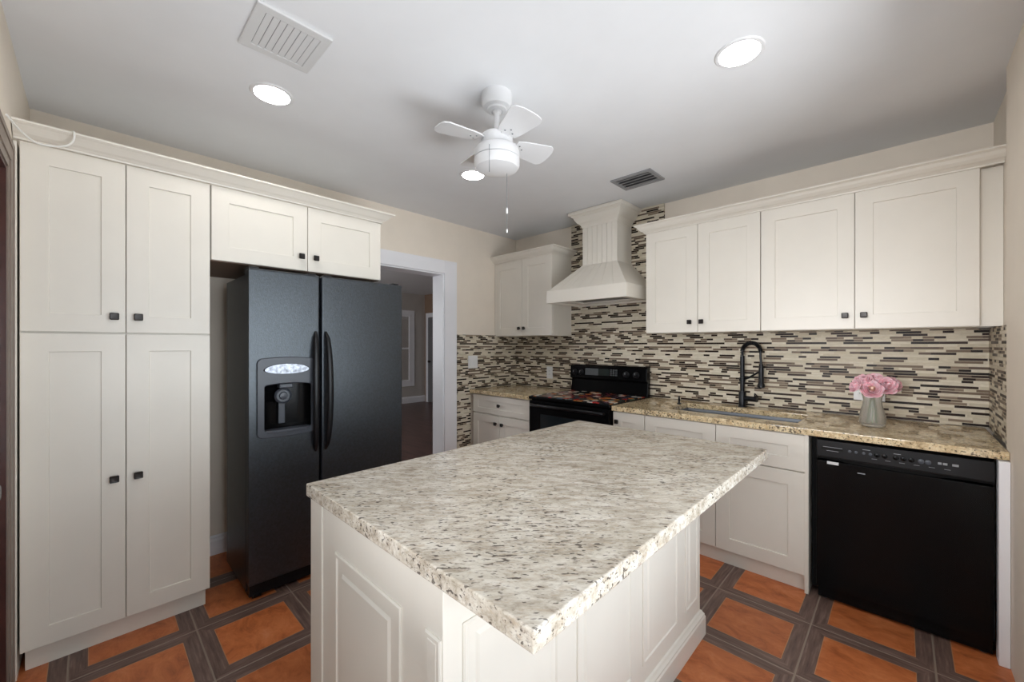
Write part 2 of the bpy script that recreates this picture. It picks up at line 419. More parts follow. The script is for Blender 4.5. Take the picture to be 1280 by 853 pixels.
# brown door and casing in the near wall, at the left edge of the view
dm_ = MB().box(NX0+.013, NX1-.013, YL-.05, YL-.010, .01, NZ-.013)
d1 = struct('door_1', dm_, 'doorwood', bevel=.003)
for (a, b_) in ((.16, .92), (1.06, 1.90)):
    o_ = [(NX0+.13, a), (NX1-.13, a), (NX1-.13, b_), (NX0+.13, b_)]
    i_ = [(NX0+.17, a+.04), (NX1-.17, a+.04), (NX1-.17, b_-.04), (NX0+.17, b_-.04)]
    obj('panel_moulding', MB().ring(o_, i_, lambda p: (p[0], YL-.012, p[1]), lambda p: (p[0], YL-.002, p[1])), 'doorwood', d1, bevel=.004)
obj('door_knob', MB().lathe([(.012, 0), (.012, .03), (.026, .04), (.028, .06), (.018, .075)], (NX1-.08, YL-.01, 1.0), 20, 1), 'knob', d1, smooth=True)
c2 = MB()
for a_, b_, o_ in ((.0, .034, .009), (.034, .085, .013), (.085, .107, .016)):      # stepped brown casing
    c2.box(NX0-b_, NX0-a_, YL, YL+o_, 0, NZ+a_).box(NX1+a_, NX1+b_, YL, YL+o_, 0, NZ+a_).box(NX0-b_, NX1+b_, YL, YL+o_, NZ+a_, NZ+b_)
struct('trim_3', c2, 'casingwood')
c3 = MB().box(NX0+.0005, NX0+.012, YL-.149, YL+.0045, 0, NZ-.012).box(NX1-.012, NX1-.0005, YL-.149, YL+.0045, 0, NZ-.012).box(NX0+.0005, NX1-.0005, YL-.149, YL+.0045, NZ-.012, NZ-.0005)
struct('trim_6', c3, 'doorwood')

# room beyond the doorway
struct('floor_hall', MB().box(-8.7, XAo, -.5, 5.9, -.1, 0), 'hardwood')
struct('wall_far', MB().box(-8.55, -8.4, -.3, 5.79, 0, ZC), 'farwall')
struct('wall_far_side', MB().box(-8.4, XAo, 5.64, 5.79, 0, ZC), 'farbrown')
struct('wall_far_near', MB().box(-8.4, XAo, -.3, -.15, 0, ZC), 'farwall')
struct('wall_far_return', MB().box(XAo-.0, XAo+.15, YB+.15, 5.64, 0, ZC), 'farwall')
struct('baseboard_far', MB().sweep([(0, 0), (.016, 0), (.016, .12), (.008, .15), (0, .15)], [(-8.4, -.15), (-8.4, 5.64)]), 'trim')
window('window_3', (4.55, 5.24, .50, 2.09), lambda a, d, z: (d, a, z), -8.40, -8.37)
struct('trim_4', MB().ring([(4.44, .40), (5.34, .40), (5.34, 2.19), (4.44, 2.19)], [(4.55, .5), (5.24, .5), (5.24, 2.09), (4.55, 2.09)], lambda p: (-8.40, p[0], p[1]), lambda p: (-8.38, p[0], p[1])), 'trim')
fd = struct('door_2', MB().box(-8.20, -7.35, 5.60, 5.639, .01, 2.03), 'fargrey')
obj('door_knob', MB().lathe([(.012, 0), (.012, -.03), (.028, -.04), (.028, -.06), (.015, -.07)], (-8.10, 5.60, .98), 16, 1), 'knob', fd, smooth=True)
struct('trim_5', MB().box(-8.31, -8.21, 5.61, 5.64, 0, 2.14).box(-7.34, -7.24, 5.61, 5.64, 0, 2.14).box(-8.21, -7.34, 5.61, 5.64, 2.04, 2.14), 'trim')

# ------------------------------------------------------------------ backsplash (tile face stands ~2 cm off the plaster)
TY, TX = 3.412, 0.343
bs = MB().box(-3.228, TX, TY, YB, .915, 1.4635).box(-2.443, -1.475, TY, YB, 1.4635, ZC-.001).box(-2.41, -1.58, TY, YB, .3, .915)
tag(obj('tile_backsplash', bs, 'mosaic'), 'strip mosaic backsplash covering the wall behind range, sink and hood', 'backsplash')
bs = MB().box(XA+.0005, -3.228, 2.552, YB-.02, .9145, 1.478).box(XA+.0005, -3.228, 2.552, 2.732, 0, .9145)
tag(obj('tile_backsplash', bs, 'mosaic'), 'strip mosaic wall panel between white doorway casing and corner, with a light switch', 'backsplash')
t = thing('tile_backsplash', 'short strip mosaic return on the right wall at the end of the counter', 'backsplash', (XR, 3.1, .915))
obj('tile_panel', MB().box(TX, XR, 2.802, TY, .915, 1.464), 'mosaic', t)
obj('edge_trim', MB().box(TX-.007, TX+.004, 2.797, 2.8015, .915, 1.466), 'trim', t, label='white edge strip')

# ------------------------------------------------------------------ cabinet parts
def T(face, at):
    """local (a, b, d): a along the cabinet run, b up, d out of the front"""
    if face == 'x+': return lambda a, b, d: (at+d, a, b)
    if face == 'x-': return lambda a, b, d: (at-d, a, b)
    if face == 'y-': return lambda a, b, d: (a, at-d, b)
    if face == 'y+': return lambda a, b, d: (a, at+d, b)

def shaker(f, a0, a1, b0, b1, th=.019, rail=.078, rec=.007, railb=None):
    """one door: flat frame, recessed field; its back at d=-th and face at d=0"""
    rb = railb or rail
    mb = MB(); R = lambda m, n, d: [f(a0+m, b0+n, d), f(a1-m, b0+n, d), f(a1-m, b1-n, d), f(a0+m, b1-n, d)]
    e = .0012
    loops = [R(0, 0, -th), R(0, 0, -e), R(e, e, 0), R(rail, rb, 0), R(rail+.001, rb+.001, -.001), R(rail+.002, rb+.002, -rec)]
    vs = [p for l in loops for p in l]; fs = [(3, 2, 1, 0)]
    for i in range(len(loops)-1):
        for j in range(4):
            k = (j+1) % 4; fs.append((i*4+j, i*4+k, i*4+4+k, i*4+4+j))
    fs.append(tuple((len(loops)-1)*4+j for j in range(4)))
    return mb.add(vs, fs)

def knob_mb(f, a, b, s=.016):
    mb = MB()
    def rr(h, d, r=.3):
        L = []
        for cx_, cy_, st in ((1, 1, 0), (-1, 1, 1), (-1, -1, 2), (1, -1, 3)):
            for k in range(4):
                an = (st+k/3)*PI/2
                L.append(f(a+h*((1-r)*cx_+r*math.cos(an)), b+h*((1-r)*cy_+r*math.sin(an)), d))
        return L
    return mb.loft([rr(s*.45, 0), rr(s*.4, .012), rr(s*.9, .015), rr(s, .019), rr(s, .024), rr(s*.8, .028), rr(s*.5, .0275)])

def door(parent, f, a0, a1, b0, b1, knob=None, name='door', rail=.078, railb=None, g=.0018):
    d = obj(name, shaker(f, a0+g, a1-g, b0+g, b1-g, rail=rail, railb=railb), 'cabinet', parent)
    if knob: obj('knob', knob_mb(f, *knob), 'knob', d, smooth=True)
    return d

CROWN = lambda z0, z1, o=.072: [(0, z0), (.008, z0), (.010, z0+.008), (.014, z0+.010), (.020, z0+.016), (.032, z0+.022+.0), (.046, z0+.036), (.054, z1-.018), (.058, z1-.014), (.064, z1-.013), (.068, z1-.010), (o, z1-.008), (o, z1), (0, z1)]

# pantry
f = T('x+', -2.60)
p = thing('pantry_cabinet', 'tall cream pantry cabinet with four shaker doors at left', 'cabinet', (-2.9, .108, 0))
PY0, PY1, PYM = -.208, .428, .109
obj('carcass', MB().box(XA+.002, -2.62, PY0, PY1-.002, .10, 2.214), 'cabinet', p)
obj('toe_kick', MB().box(XA+.002, -2.655, PY0+.012, PY1-.012, 0, .10), 'cabinet', p)
door(p, f, PY0, PYM, 1.427, 2.212, (.070, 1.502)); door(p, f, PYM, PY1, 1.427, 2.212, (.151, 1.502))
door(p, f, PY0, PYM, .102, 1.423, (.070, .760)); door(p, f, PYM, PY1, .102, 1.423, (.151, .760))
# cabinet over the refrigerator
p = thing('wall_cabinet', 'cream two-door cabinet mounted above the black refrigerator', 'cabinet', (-2.9, .91, 1.818))
obj('carcass', MB().box(XA+.002, -2.62, .431, 1.387, 1.822, 2.214), 'cabinet', p)
obj('underside', MB().box(XA+.004, -2.624, .435, 1.384, 1.817, 1.822), 'cabinet_in', p, label='bare brown underside')
door(p, f, .431, .908, 1.818, 2.213, (.870, 1.903)); door(p, f, .908, 1.387, 1.818, 2.213, (.953, 1.903))
tag(obj('crown_moulding', MB().sweep(CROWN(2.213, 2.274), [(-2.60, -.222), (-2.60, 1.387), (XA+.002, 1.387)]), 'cabinet'), 'long cream crown moulding above the pantry and refrigerator cabinets', 'moulding')
tag(obj('wall_filler', MB().box(XA+.002, -2.60, YL+.001, -.2135, .0, 2.205), 'cabinet'), 'narrow cream filler strip between brown door casing and pantry', 'filler strip')

# left wall cabinet
f = T('y-', 3.09)
p = thing('wall_cabinet', 'small cream two-door wall cabinet in the corner left of the hood', 'cabinet', (-2.84, 3.25, 1.465))
obj('carcass', MB().box(-3.243, -2.443, 3.11, YB-.002, 1.465, 2.264), 'cabinet', p)
door(p, f, -3.243, -2.838, 1.466, 2.262, (-2.868, 1.545), rail=.08); door(p, f, -2.838, -2.443, 1.466, 2.262, (-2.80, 1.545), rail=.08)
tag(obj('crown_moulding', MB().sweep(CROWN(2.262, 2.33), [(-3.243, 3.09), (-2.443, 3.09), (-2.443, TY-.001)]), 'cabinet'), 'short cream crown moulding on the corner cabinet left of the hood', 'moulding')
# right wall cabinets
p = thing('wall_cabinet', 'cream two-door wall cabinet directly right of the hood', 'cabinet', (-1.08, 3.25, 1.465))
obj('carcass', MB().box(-1.483, -.679, 3.11, YB-.002, 1.465, 2.264), 'cabinet', p)
door(p, f, -1.483, -1.083, 1.466, 2.264, (-1.137, 1.543)); door(p, f, -1.083, -.679, 1.466, 2.264, (-1.053, 1.543))
p = thing('wall_cabinet', 'cream two-door wall cabinet with wider doors above the flowers', 'cabinet', (-.2, 3.25, 1.465))
obj('carcass', MB().box(-.677, .283, 3.11, YB-.002, 1.465, 2.264), 'cabinet', p)
door(p, f, -.677, -.199, 1.466, 2.264, (-.242, 1.545)); door(p, f, -.199, .283, 1.466, 2.264, (-.158, 1.545))
obj('filler', MB().box(.285, XR-.001, 3.128, 3.148, 1.466, 2.262), 'cabinet', p)
tag(obj('crown_moulding', MB().sweep(CROWN(2.262, 2.33), [(-1.483, TY-.001), (-1.483, 3.09), (XR-.001, 3.09)]), 'cabinet'), 'long cream crown moulding over the wall cabinets right of the hood', 'moulding')

# base cabinets
f = T('y-', 2.73)
p = thing('base_cabinet', 'cream base cabinet with one drawer over two doors, left of the range', 'cabinet', (-2.8, 3.0, 0))
obj('carcass', MB().box(-3.19, -2.408, 2.75, TY-.003, .10, .876), 'cabinet', p)
obj('toe_kick', MB().box(-3.18, -2.42, 2.785, 3.3, 0, .10), 'cabinet', p)
door(p, f, -3.19, -2.41, .690, .870, (-2.80, .783), 'drawer', rail=.075, railb=.05)
door(p, f, -3.19, -2.80, .104, .682, (-2.845, .605), rail=.075); door(p, f, -2.80, -2.41, .104, .682, (-2.755, .605), rail=.075)
p = thing('base_cabinet', 'narrow cream one-door base cabinet right of the range', 'cabinet', (-1.44, 3.0, 0))
obj('carcass', MB().box(-1.572, -1.321, 2.75, TY-.003, .10, .876), 'cabinet', p)
obj('toe_kick', MB().box(-1.56, -1.33, 2.785, 3.3, 0, .10), 'cabinet', p)
door(p, f, -1.572, -1.321, .094, .872, (-1.535, .80), rail=.068)
p = thing('base_cabinet', 'wide cream sink base cabinet left of the dishwasher', 'cabinet', (-.84, 3.0, 0))
mb = MB().box(-1.319, -1.30, 2.75, TY-.003, .10, .876).box(-.388, -.37, 2.732, TY-.003, 0, .876).box(-1.30, -.388, 3.39, TY-.003, .1, .876).box(-1.30, -.388, 2.75, 3.39, .10, .12).box(-1.30, -.388, 2.75, 2.768, .12, .876)
obj('carcass', mb, 'cabinet', p)
obj('toe_kick', MB().box(-1.31, -.388, 2.765, 2.785, 0, .10), 'cabinet', p)
door(p, f, -1.319, -.848, .667, .872, None, 'drawer_front', rail=.078, railb=.068); door(p, f, -.848, -.385, .667, .872, None, 'drawer_front', rail=.078, railb=.068)
door(p, f, -1.319, -.848, .094, .663, (-.89, .60)); door(p, f, -.848, -.385, .094, .663, None)
# white end panel right of the dishwasher
tag(obj('filler_panel', MB().box(.298, XJ-.001, 2.690, 2.76, 0, .874), 'trim', bevel=.003), 'narrow white end panel on the floor right of the dishwasher', 'panel')

# ------------------------------------------------------------------ counters
tag(obj('granite_countertop', MB().box(-3.226, -2.405, 2.712, TY-.001, .878, .914), 'granite_counter', bevel=.004), 'short brown granite countertop in the corner left of the range', 'countertop')
SX0, SX1, SY0, SY1 = -1.215, -.445, 2.872, 3.255
ct = MB().ring([(-1.575, 2.712), (XJ-.001, 2.712), (XJ-.001, TY-.001), (-1.575, TY-.001)], [(SX0, SY0), (SX1, SY0), (SX1, SY1), (SX0, SY1)], lambda p: (p[0], p[1], .914), lambda p: (p[0], p[1], .878))
tag(obj('granite_countertop', ct, 'granite_counter', bevel=.004), 'long golden brown granite countertop with the sink cut in', 'countertop')
s_ = thing('kitchen_sink', 'undermounted stainless steel sink in the long counter', 'sink', (-.83, 3.06, .68))
sk = MB(); R = lambda m, z: [(SX0-.004+m, SY0-.004+m, z), (SX1+.004-m, SY0-.004+m, z), (SX1+.004-m, SY1+.004-m, z), (SX0-.004+m, SY1+.004-m, z)]
sk.loft([R(-.012, .877), R(.0, .877), R(.006, .86), R(.012, .70), R(.03, .685)], caps=False); n0 = len(sk.v); sk.f.append((n0-4, n0-3, n0-2, n0-1))
obj('basin', sk, 'steel', s_)
obj('drain', MB().lathe([(.045, 0), (.045, .003), (.035, .004), (.03, .001)], (-.83, 3.1, .685), 24), 'chrome', s_, smooth=True)
t = thing('soap_dispenser', 'short dark dispenser post at the left end of the sink', 'dispenser', (-1.245, 3.16, .914))
obj('post', MB().lathe([(.016, 0), (.016, .006), (.008, .010), (.008, .05), (.010, .055), (.006, .062)], (-1.245, 3.16, .914), 16), 'blackmetal', t, smooth=True)
obj('nozzle', MB().tube([(-1.245, 3.16, .968), (-1.235, 3.13, .970), (-1.230, 3.115, .962)], .005), 'blackmetal', t, smooth=True)

# faucet
fx, fy = -.852, 3.345
t = thing('spring_faucet', 'black spring neck pull down faucet behind the sink', 'faucet', (fx, fy, .914))
obj('base', MB().lathe([(.030, 0), (.030, .006), (.024, .010), (.024, .105), (.020, .115)], (fx, fy, .914), 24), 'blackmetal', t, smooth=True)
obj('column', MB().lathe([(.015, .11), (.015, .375)], (fx, fy, .914), 20), 'blackmetal', t, smooth=True)
ux, uy = .985, -.17
arch = [(fx, fy, 1.285)]
for k in range(0, 13):
    a = PI*k/12
    arch.append((fx+ux*.062*(1-math.cos(a)), fy+uy*.062*(1-math.cos(a)), 1.325+.062*math.sin(a)))
hx, hy = fx+ux*.124, fy+uy*.124
hose = arch+[(hx, hy, 1.29), (hx+.004, hy, 1.235)]
obj('hose', MB().tube(hose, .008, 10), 'blackmetal', t, smooth=True)
coil = MB(); pts = []
def along(q):
    q *= len(arch)-1; i = min(int(q), len(arch)-2); r = q-i
    return Vector(arch[i]).lerp(Vector(arch[i+1]), r), (Vector(arch[i+1])-Vector(arch[i])).normalized()
side = Vector((-uy, ux, 0))
for k in range(0, 331):
    c_, d_ = along(k/330); n_ = side.cross(d_).normalized(); a = k*2*PI/11
    pts.append(tuple(c_+.0135*(math.cos(a)*side+math.sin(a)*n_)))
coil.tube(pts, .0026, 5)
obj('spring', coil, 'blackmetal', t, smooth=True)
obj('spray_head', MB().lathe([(.012, 1.235), (.016, 1.20), (.017, 1.10), (.024, 1.085), (.024, 1.070), (.018, 1.066)], (hx+.004, hy, 0), 20), 'blackmetal', t, smooth=True)
obj('docking_arm', MB().tube([(fx, fy, 1.115), (fx+ux*.05, fy+uy*.05, 1.135), (hx-ux*.012, hy-uy*.012, 1.178)], .007, 10).lathe([(.021, 1.10), (.021, 1.13)], (fx, fy, 0), 20), 'blackmetal', t, smooth=True)
h_ = obj('valve', MB().tube([(fx+.015, fy, .978), (fx+.100, fy-.02, .978)], [.019, .019], 16), 'blackmetal', t, smooth=True)
obj('lever', MB().tube([(fx+.085, fy-.02, .985), (fx+.088, fy-.03, 1.02), (fx+.120, fy-.06, 1.000)], [.005, .005, .004], 8), 'blackmetal', h_, smooth=True)

# ------------------------------------------------------------------ range
p = thing('electric_range', 'black freestanding electric range under the hood', 'range', (-1.99, 3.05, 0))
RX0, RX1 = -2.398, -1.584
obj('body', MB().box(RX0, RX1, 2.745, 3.395, .05, .893), 'black', p, bevel=.003)
obj('cooktop', MB().box(RX0-.001, RX1+.001, 2.700, 3.36, .893, .919), 'black', p, bevel=.006, seg=3)
od = obj('oven_door', MB().ring([(RX0+.004, .27), (RX1-.004, .27), (RX1-.004, .882), (RX0+.004, .882)], [(RX0+.13, .38), (RX1-.13, .38), (RX1-.13, .77), (RX0+.13, .77)], lambda q: (q[0], 2.705, q[1]), lambda q: (q[0], 2.743, q[1])), 'black', p, bevel=.004)
obj('window', MB().box(RX0+.125, RX1-.125, 2.709, 2.716, .375, .775), 'ovenglass', od, label='dark oven window glass')
hb = MB().tube([(RX0+.05, 2.705, .845), (RX0+.05, 2.672, .848), (RX0+.07, 2.662, .85), (RX1-.07, 2.662, .85), (RX1-.05, 2.672, .848), (RX1-.05, 2.705, .845)], .012, 12)
obj('handle', hb, 'blacksoft', od, smooth=True)
obj('drawer', MB().box(RX0+.004, RX1-.004, 2.708, 2.743, .07, .262), 'black', p, bevel=.004)
for sx_ in (RX0+.05, RX1-.05):
    for sy_ in (2.78, 3.34): obj('foot', MB().lathe([(.02, 0), (.02, .05)], (sx_, sy_, 0), 14), 'blacksoft', p)
# backguard: sloped console
bgp = [(3.338, .919), (3.352, 1.04), (3.322, 1.052), (3.330, 1.16), (3.345, 1.180), (3.395, 1.182), (3.395, .919)]
bg = obj('backguard', MB().loft([[(RX0+.004, y, z) for y, z in bgp], [(RX1-.004, y, z) for y, z in bgp]]), 'black', p, bevel=.005)
fq = lambda z: 3.322+(z-1.052)*.074-.0015
def con(x0, x1, z0, z1, t_=.002): return MB().add([(x0, fq(z0)-t_, z0), (x1, fq(z0)-t_, z0), (x1, fq(z1)-t_, z1), (x0, fq(z1)-t_, z1), (x0, fq(z0)+.004, z0), (x1, fq(z0)+.004, z0), (x1, fq(z1)+.004, z1), (x0, fq(z1)+.004, z1)], [(0, 1, 2, 3), (4, 7, 6, 5), (0, 4, 5, 1), (1, 5, 6, 2), (2, 6, 7, 3), (3, 7, 4, 0)])
obj('keypad', con(-2.215, -2.07, 1.085, 1.148), 'greydisplay', bg); obj('display', con(-2.07, -1.955, 1.085, 1.148), 'greenglass', bg)
kp = MB()
for r_ in range(4):
    for c_ in range(3): kp.v, kp.f = kp.v, kp.f; kp.add(*(lambda m: (m.v, m.f))(con(-1.945+c_*.027, -1.925+c_*.027, 1.087+r_*.016, 1.098+r_*.016)))
obj('number_pad', kp, 'greydisplay', bg)
for kx in (-2.335, -2.26, -1.78, -1.685):
    z_ = 1.105; kb = MB().lathe([(.030, 0), (.029, -.008), (.022, -.012), (.019, -.026), (.010, -.028)], (kx, fq(z_), z_), 22, 1)
    k_ = obj('dial', kb, 'blacksoft', bg, smooth=True)
    obj('pointer', MB().box(kx-.002, kx+.002, fq(z_)-.030, fq(z_)-.012, z_+.002, z_+.019), 'markings', k_)
t = obj('cooktop_cover', MB().box(RX0+.02, RX1-.012, 2.712, 3.325, .9195, .924), 'cover', bevel=.001)
tag(t, 'colourful printed food pattern cover lying on the range top', 'cover')

# ------------------------------------------------------------------ hood
HC = -1.953
p = thing('range_hood', 'cream wooden chimney hood above the range with crown top', 'hood', (HC, 3.2, 1.753))
def hood_loop(w2, yf, z, n=7, g=.0):
    """closed section with narrow v-grooves across the front"""
    L = [(HC-w2, TY-.001, z), (HC-w2, yf, z)]
    for k in range(1, n):
        x = HC-w2+2*w2*k/n; e = min(.004, w2*.012)
        L += [(x-e, yf, z), (x, yf+g, z), (x+e, yf, z)]
    L += [(HC+w2, yf, z), (HC+w2, TY-.001, z)]
    return L
obj('chimney', MB().loft([hood_loop(.177, 3.154, 2.10, 7, .005), hood_loop(.177, 3.154, 2.50, 7, .005)]), 'cabinet', p)
obj('slope', MB().loft([hood_loop(.398, 2.902, 1.862, 7, .004), hood_loop(.180, 3.150, 2.104, 7, .004)]), 'cabinet', p)
ap = MB().ring([(HC-.402, 2.898), (HC+.402, 2.898), (HC+.402, TY-.001), (HC-.402, TY-.001)], [(HC-.375, 2.925), (HC+.375, 2.925), (HC+.375, TY-.03), (HC-.375, TY-.03)], lambda q: (q[0], q[1], 1.753), lambda q: (q[0], q[1], 1.866))
obj('apron', ap, 'cabinet', p, bevel=.003)
li = obj('liner', MB().ring([(HC-.38, 2.92), (HC+.38, 2.92), (HC+.38, TY-.025), (HC-.38, TY-.025)], [(HC-.28, 2.99), (HC+.28, 2.99), (HC+.28, 3.32), (HC-.28, 3.32)], lambda q: (q[0], q[1], 1.770), lambda q: (q[0], q[1], 1.785)), 'cabinet', p)
obj('filter', MB().box(HC-.285, HC+.285, 2.985, 3.325, 1.785, 1.80), 'filter', p, label='dark metal filter')
obj('crown', MB().sweep([(0, 2.452), (.006, 2.452), (.010, 2.470), (.022, 2.486), (.036, 2.495), (.050, 2.515), (.062, 2.540), (.075, 2.548), (.080, 2.556), (.094, 2.562), (.098, 2.570), (.098, 2.590), (0, 2.590)], [(HC-.177, TY-.001), (HC-.177, 3.154), (HC+.177, 3.154), (HC+.177, TY-.001)]), 'cabinet', p)

# ------------------------------------------------------------------ dishwasher
p = thing('dishwasher', 'black built-in dishwasher under the counter at right', 'dishwasher', (-.03, 3.0, 0))
DX0, DX1 = -.334, .292
obj('body', MB().box(-.362, .297, 2.80, 3.38, .03, .868), 'gloom', p)
obj('door', MB().box(DX0, DX1, 2.726, 2.80, .075, .752), 'black', p, bevel=.004)
cp = obj('control_panel', MB().box(DX0, DX1, 2.722, 2.80, .772, .862), 'blacksoft', p, bevel=.004)
# grip recess: lens-shaped pocket between panel and door
gl = [(DX0, .772), (DX0, .752)] ; N = 12
top = [(DX0+(DX1-DX0)*k/N, .7725) for k in range(N+1)]
low = [(x, .7725-.014-.022*max(0, math.sin(PI*min(1, max(0, (x+.24)/.40))))) for x, _ in top]
gm_ = MB()
gm_.loft([[(a[0], 2.73, a[1]), (b[0], 2.742, b[1]), (b[0], 2.80, b[1]), (a[0], 2.80, a[1])] for a, b in zip(top, low)])
obj('grip_recess', gm_, 'gloom', p)
obj('kick_plate', MB().box(DX0+.005, DX1-.005, 2.745, 2.80, .012, .073), 'black', p)
obj('badge', MB().box(-.288, -.240, 2.7195, 2.7265, .738, .752), 'badge', p, label='small silver badge')
obj('logo', MB().box(-.165, -.135, 2.7245, 2.727, .712, .717), 'markings', p)
obj('vent_slot', MB().box(-.312, -.222, 2.7205, 2.723, .815, .824), 'gloom', cp)
obj('slot_markings', MB().box(-.305, -.225, 2.7208, 2.723, .827, .829).box(-.29, -.24, 2.7208, 2.723, .808, .810), 'markings', cp)
for i, bx in enumerate((-.195, -.170, -.140, -.115, -.090, -.062, -.022, .005, .032, .065, .088)):
    obj('button', MB().lathe([(.011 if i > 3 else .007, 0), (.011 if i > 3 else .007, -.003), (.009 if i > 3 else .004, -.004)], (bx, 2.7225, .820), 16, 1), 'charcoal' if i < 4 or i > 8 else 'black', cp, smooth=True)
for x_, w_ in ((-.145, .03), (-.03, .026), (.12, .012), (.136, .014), (.165, .02)):
    obj('marking', MB().box(x_, x_+w_, 2.7208, 2.723, .838 if x_ < .1 else .818, .8405 if x_ < .1 else .828), 'markings', cp)
for k in range(6): obj('marking', MB().box(-.11+k*.05, -.09+k*.05, 2.7208, 2.723, .798, .7995), 'markings', cp)
for sx_ in (DX0+.03, DX1-.03): obj('foot', MB().lathe([(.014, 0), (.014, .006), (.007, .008), (.007, .04)], (sx_, 2.775, 0), 12), 'steel', p)

# ------------------------------------------------------------------ refrigerator
p = thing('refrigerator', 'black side by side refrigerator with water dispenser, beside the pantry', 'refrigerator', (-2.75, 1.02, 0))
FY0, FYM, FY1 = .570, .936, 1.478
obj('case', MB().box(-3.0, -2.556, FY0+.006, FY1-.006, .035, 1.755), 'fridge', p, bevel=.004)
FX = -2.470
# freezer door with a pocket for the dispenser
CY0, CY1, CZ0, CZ1 = .640, .880, .905, 1.160
fd = obj('freezer_door', MB().ring([(FY0, .095), (FYM-.005, .095), (FYM-.005, 1.780), (FY0, 1.780)], [(CY0, CZ0), (CY1, CZ0), (CY1, CZ1), (CY0, CZ1)], lambda q: (FX, q[0], q[1]), lambda q: (-2.548, q[0], q[1])), 'fridge', p, bevel=.010, seg=3)
pk = MB(); nb = 10; lp = []
for z_ in (CZ0+.0, CZ1-.0):
    L = [(FX-.004, CY0, z_)]+[(FX-.02-.05*math.sin(PI*k/nb), CY0+(CY1-CY0)*(.5-.5*math.cos(PI*k/nb)), z_) for k in range(nb+1)]+[(FX-.004, CY1, z_)]
    lp.append(L)
pk.loft(lp, caps=True, closed=False)
ds = obj('dispenser', pk, 'black', fd, smooth=True)
def rrect(y0, y1, z0, z1, r, arch=0.0, n=5, m=8):
    L = []
    for (cy, cz, st) in ((y1-r, z1-r, 0), (y0+r, z1-r, 1), (y0+r, z0+r, 2), (y1-r, z0+r, 3)):
        for k in range(n+1):
            a = (st+k/n)*PI/2; L.append((cy+r*math.cos(a), cz+r*math.sin(a)))
        if st == 0:
            for k in range(1, m): L.append((y1-r+(y0-y1+2*r)*k/m, z1))
        if st == 2:
            for k in range(1, m): L.append((y0+r+(y1-y0-2*r)*k/m, z0))
    ym = (y0+y1)/2; hw = (y1-y0)/2
    return [(y, z+(arch*(1-((y-ym)/hw)**2) if z > (z0+z1)/2 else -arch*.6*(1-((y-ym)/hw)**2))) for y, z in L]
def inner(y0, y1, z0, z1, r, arch=0): return rrect(y0, y1, z0, z1, r, arch)
obj('bezel', MB().ring(rrect(.606, .898, .872, 1.296, .025, .010), inner(CY0, CY1-.002, CZ0, CZ1-.010, .012, .010), lambda q: (FX+.014, q[0], q[1]), lambda q: (FX-.002, q[0], q[1])), 'charcoal', ds, bevel=.004)
ln = [( .752+.118*math.cos(2*PI*k/28), 1.235+(.036 if math.sin(2*PI*k/28) > 0 else .024)*math.sin(2*PI*k/28)) for k in range(28)]
obj('control_lens', MB().loft([[(FX+.013, y, z) for y, z in ln], [(FX+.019, .752+(y-.752)*.95, 1.235+(z-1.235)*.92) for y, z in ln]]), 'chrome', ds, label='shiny silver control panel', smooth=True)
obj('spout', MB().box(FX-.045, FX+.004, .715, .785, 1.132, CZ1-.001), 'charcoal', ds, bevel=.006)
obj('lever', MB().lathe([(.044, -.03), (.044, -.018), (.036, -.012), (.033, -.017), (.022, -.017), (.018, -.010), (.005, -.008)], (FX-.004, .742, 1.088), 28, 0), 'charcoal', ds, smooth=True)
obj('paddle', MB().box(FX-.060, FX-.050, .725, .760, .93, 1.06), 'charcoal', ds, bevel=.004)
tr_ = [(FX-.04, CY0+.004), (FX+.012, CY0+.004)]+[(FX+.012+.022*math.sin(PI*k/10), CY0+.004+(CY1-CY0-.008)*k/10) for k in range(1, 10)]+[(FX+.012, CY1-.004), (FX-.04, CY1-.004)]
obj('drip_tray', MB().loft([[(x, y, .893) for x, y in tr_], [(x, y, .908) for x, y in tr_]]), 'charcoal', ds, bevel=.003)
obj('fridge_door', MB().box(-2.548, FX, FYM+.005, FY1, .095, 1.780), 'fridge', p, bevel=.010, seg=3)
def handle(yc, s):
    mb = MB(); L = []
    for k in range(19):
        q = k/18; z_ = .752+(1.452-.752)*q; bul = math.sin(PI*q)**.45
        w_ = .006+.012*math.sin(PI*min(1, max(0, q*1.0)))**.4; x_ = FX+.002+.042*bul
        yy = yc+s*.012*(1-bul)
        L.append([(x_+.010*math.cos(2*PI*j/12)*(.4+.6*bul)+.004, yy+w_*math.sin(2*PI*j/12), z_) for j in range(12)])
    return mb.loft(L)
obj('handle', handle(.895, 1), 'blacksoft', p, smooth=True); obj('handle', handle(.975, -1), 'blacksoft', p, smooth=True)
obj('base_grille', MB().box(-2.60, -2.51, FY0+.012, FY1-.012, .02, .088), 'blacksoft', p)
for yy in (FY0+.03, FYM-.04, FYM+.05, FY1-.04): obj('hinge_cover', MB().box(-2.60, -2.49, yy-.025, yy+.025, 1.756, 1.792), 'blacksoft', p, bevel=.006)
for yy in (FY0+.05, FY1-.05): obj('roller', MB().lathe([(.022, -.02), (.022, .02)], (-2.53, yy, .022), 18, 1), 'blacksoft', p)
for yy in (FY0+.05, FY1-.05): obj('roller', MB().lathe([(.022, -.02), (.022, .02)], (-2.93, yy, .022), 18, 1), 'blacksoft', p)

